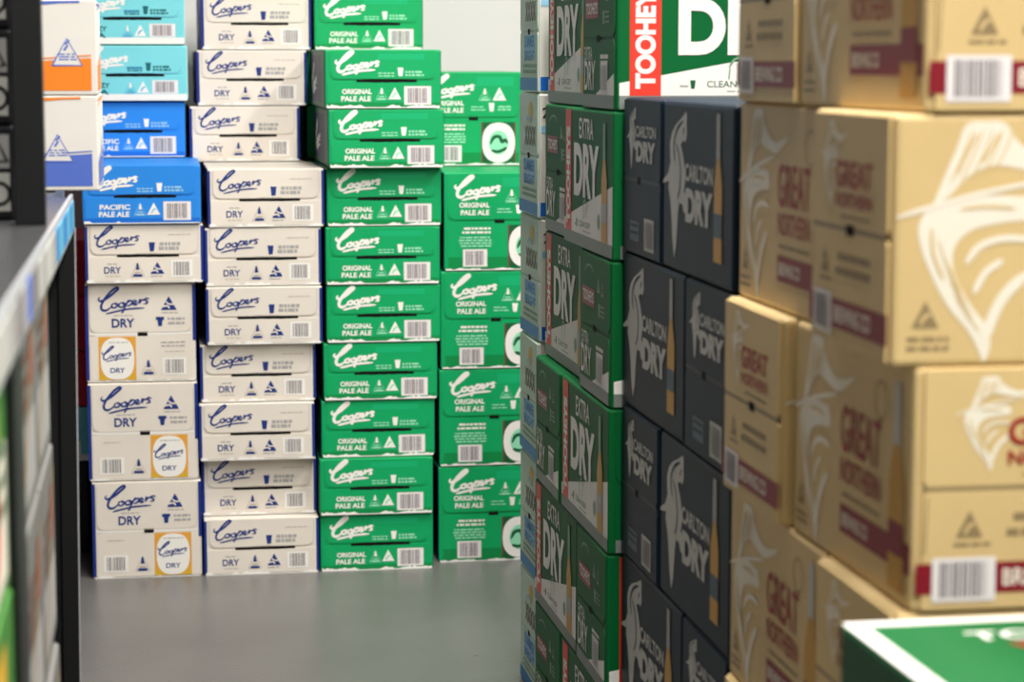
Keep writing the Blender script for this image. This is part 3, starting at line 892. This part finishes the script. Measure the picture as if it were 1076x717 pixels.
# ------------------------------------------------------------------ aisle stacks on the right
LONG, END = -UP, 0.0          # long side to the aisle / narrow end to the aisle
NTH = ['top', 'second', 'third', 'fourth', 'fifth', 'bottom']
def layer_pair(kind, name, x, y_near, z, long_far, lab_long, lab_end, group, dxl=0, dxe=0, gap=.004, jl=0, je=0):
    k = KINDS[kind]
    if long_far:
        ye = y_near + k.W / 2; yl = y_near + k.W + gap + k.L / 2
    else:
        yl = y_near + k.L / 2; ye = y_near + k.L + gap + k.W / 2
    carton(kind, name, (x + dxl + k.W / 2, yl, z), LONG + R(jl), lab_long, group)
    carton(kind, name, (x + dxe + k.L / 2, ye, z), END + R(je), lab_end, group)

# pale sun cartons, end of the row
for i in range(6):
    k = KINDS['pale_sun']
    carton('pale_sun', 'bottle_carton', (.666 + k.L / 2 + (rj.random() - .5) * .003, 3.952 + k.W / 2, i * .2195), END + jit(.4),
           'pale carton with sun and blue base band, %s' % ('at the floor', 'second from the floor', 'third from the floor', 'fourth from the floor', 'fifth from the floor', 'highest of its stack')[i], 'pale cartons at the end of the aisle')

# green lager stack
dx = [0, 0, 0, .004, .004, .008]
for i in range(6):
    j = 5 - i
    layer_pair('lager_green', 'bottle_carton',   .647 + dx[i], 3.228, i * .2162, j % 2 == 0,
               'green carton with red strip, long side to aisle, %s layer of its stack' % NTH[j],
               'green carton with red strip, narrow end to aisle, %s layer of its stack' % NTH[j],
               'green cartons with red strip beside the aisle', dxl=(.013 if i in (3, 5) else 0), dxe=(.013 if i == 4 else 0), jl=(rj.random() - .5) * .8, je=(rj.random() - .5) * .8)
# slate horse stack
for i in range(5):
    j = 4 - i
    layer_pair('horse_slate', 'bottle_carton', .666, 2.582, i * .2204, j % 2 == 1,
               'dark slate carton with white horse, long side to aisle, %s layer' % NTH[j if j < 4 else 5],
               'dark slate carton with small white horse, narrow end to aisle, %s layer' % NTH[j if j < 4 else 5],
               'slate cartons with white horse beside the aisle', jl=(rj.random() - .5) * .8, je=(rj.random() - .5) * .8)
# tan marlin stack
off = {5: (.024, .024), 4: (.026, .000), 3: (.022, .012), 2: (.020, .010), 1: (.016, .016), 0: (.01, .01)}
for i in range(6):
    j = 5 - i
    layer_pair('marlin_tan', 'bottle_carton', .634, 1.908, i * .2213, j % 2 == 1,
               'tan carton with white marlin, long side to aisle, %s layer of its stack' % NTH[j],
               'tan carton with white marlin, narrow end to aisle, %s layer of its stack' % NTH[j],
               'tan cartons with white marlin beside the aisle', gap=.010, dxl=off[i][0], dxe=off[i][1], jl=(rj.random() - .5) * .8, je=(rj.random() - .5) * .8)
# foreground green cartons
k = KINDS['lager_lid']
for i in range(3):
    c = carton('lager_lid', 'bottle_carton', (.543 + k.L / 2, 1.745 - k.W / 2, i * .2335), R(1.0 if i == 2 else 0),
           ('green carton at the floor below the white-bordered lid carton', 'green carton under the topmost white-bordered lid carton', 'green carton with white-bordered lid at the lower right corner')[i], 'green cartons in the right foreground')

# ------------------------------------------------------------------ black rack on the left
ZS = .975
XF = -.106
rack = empty('display_rack', (XF, 3.05, 0)); tag(rack, 'black steel display rack with price rail at the left edge', 'rack')
def rp(name, dims, m, parent=rack, bevel=0.0):
    o = link(name, box_mesh(name, [(a - XF, b - XF, c - 3.05, d - 3.05, e, f) for a, b, c, d, e, f in dims], m, bevel), parent); return o
lean = [rp('end_post', [(-.127, -.1045, 3.03, 3.055, 0, ZS - .03)], 'black_steel', bevel=.002)]
rp('end_panel', [(-.60, -.1275, 3.035, 3.045, 0, ZS - .03)], 'black_steel')
lean.append(rp('post_edge_strip', [(-.1044, -.1030, 3.030, 3.036, 0, ZS - .04)], 'clear_edge'))
for o in lean:
    o.rotation_euler = (0, R(.62), 0); o.location = (-(ZS - .03) * math.sin(R(.62)), 0, .0005)
rp('back_panel', [(-.62, -.60, .6, 3.50, 0, 1.9)], 'black_steel')
rp('shelf', [(-.60, XF - .004, .6, 3.04, ZS - .025, ZS), (-.60, -.134, 3.04, 3.50, ZS - .025, ZS)], 'dark_shelf')
rp('base_deck', [(-.60, -.125, .6, 3.04, .0, .10)], 'black_steel')
rp('upright', [(-.150, -.117, 2.52, 2.55, ZS, 1.9)], 'black_steel', bevel=.002)
rp('gap_shade_panel', [(-.40, -.113, 1.83, 1.95, .10, ZS - .025)], 'black_steel')  # black panel added as the shade in the gap between carton columns
rp('lower_shelf', [(-.60, -.14, .6, 3.04, .515, .53)], 'black_steel')
rail = rp('price_rail', [(XF - .004, XF, .6, 3.045, ZS - .045, ZS + .004)], 'clear_edge')
rnd = random.Random(5)
y = .62; 
while y < 3.0:
    w = rnd.choice((.06, .08, .11)); m_ = rnd.choice(('ink_grey', 'ink_lilac', 'ink_grey', 'ink_barcode', 'ink_periwinkle'))
    if y > 2.45: m_ = 'ink_tealblue' if rnd.random() < .5 else 'ink_sky'
    rp('price_ticket', [(XF, XF + .0012, y, min(y + w, 3.04), ZS - .040, ZS - .004)], m_, rail)
    y += w + .012

# cartons on the shelf
for i, (kd, lb) in enumerate((('tri_blue', 'white carton with purple-blue base and triangle mark on the rack shelf'), ('tri_orange', 'white carton with orange base and triangle mark stacked on another'))):
    k = KINDS[kd]
    carton(kd, 'drink_carton', (x_at(103.5, 150, 3.17) - k.W / 2, 3.17 + k.L / 2, ZS + .002 + i * (k.H + .001)), UP + R((-.3, .3)[i]), lb, 'white cartons with triangle marks')
k = KINDS['carton_dark']
for i in range(4):
    carton('carton_dark', 'drink_carton', (-.153 - k.W / 2, 2.60 + k.L / 2, ZS + .001 + i * (k.H + .001)), UP, 'dark grey-panelled carton on the rack shelf, %s of four' % ('lowest', 'second', 'third', 'highest')[i], 'dark cartons on the rack shelf')
# cartons under the shelf, seen edge-on
for kd, yc, nm, xx in (('carton_grey', 2.385, 'grey', -.112), ('carton_silver', 2.10, 'silver', -.112), ('carton_leaf', 1.675, 'green and cream', -.114)):
    k = KINDS[kd]
    for i in range(4):
        zz = .101 + i * .2055 if i < 2 else .531 + (i - 2) * .2055
        carton(kd, 'drink_carton', (xx - k.W / 2 - .002 * i, yc, zz), -UP, '%s carton below the rack shelf, %s of its column' % (nm, ('lowest', 'second', 'third', 'highest')[i]), '%s cartons below the rack shelf' % nm)
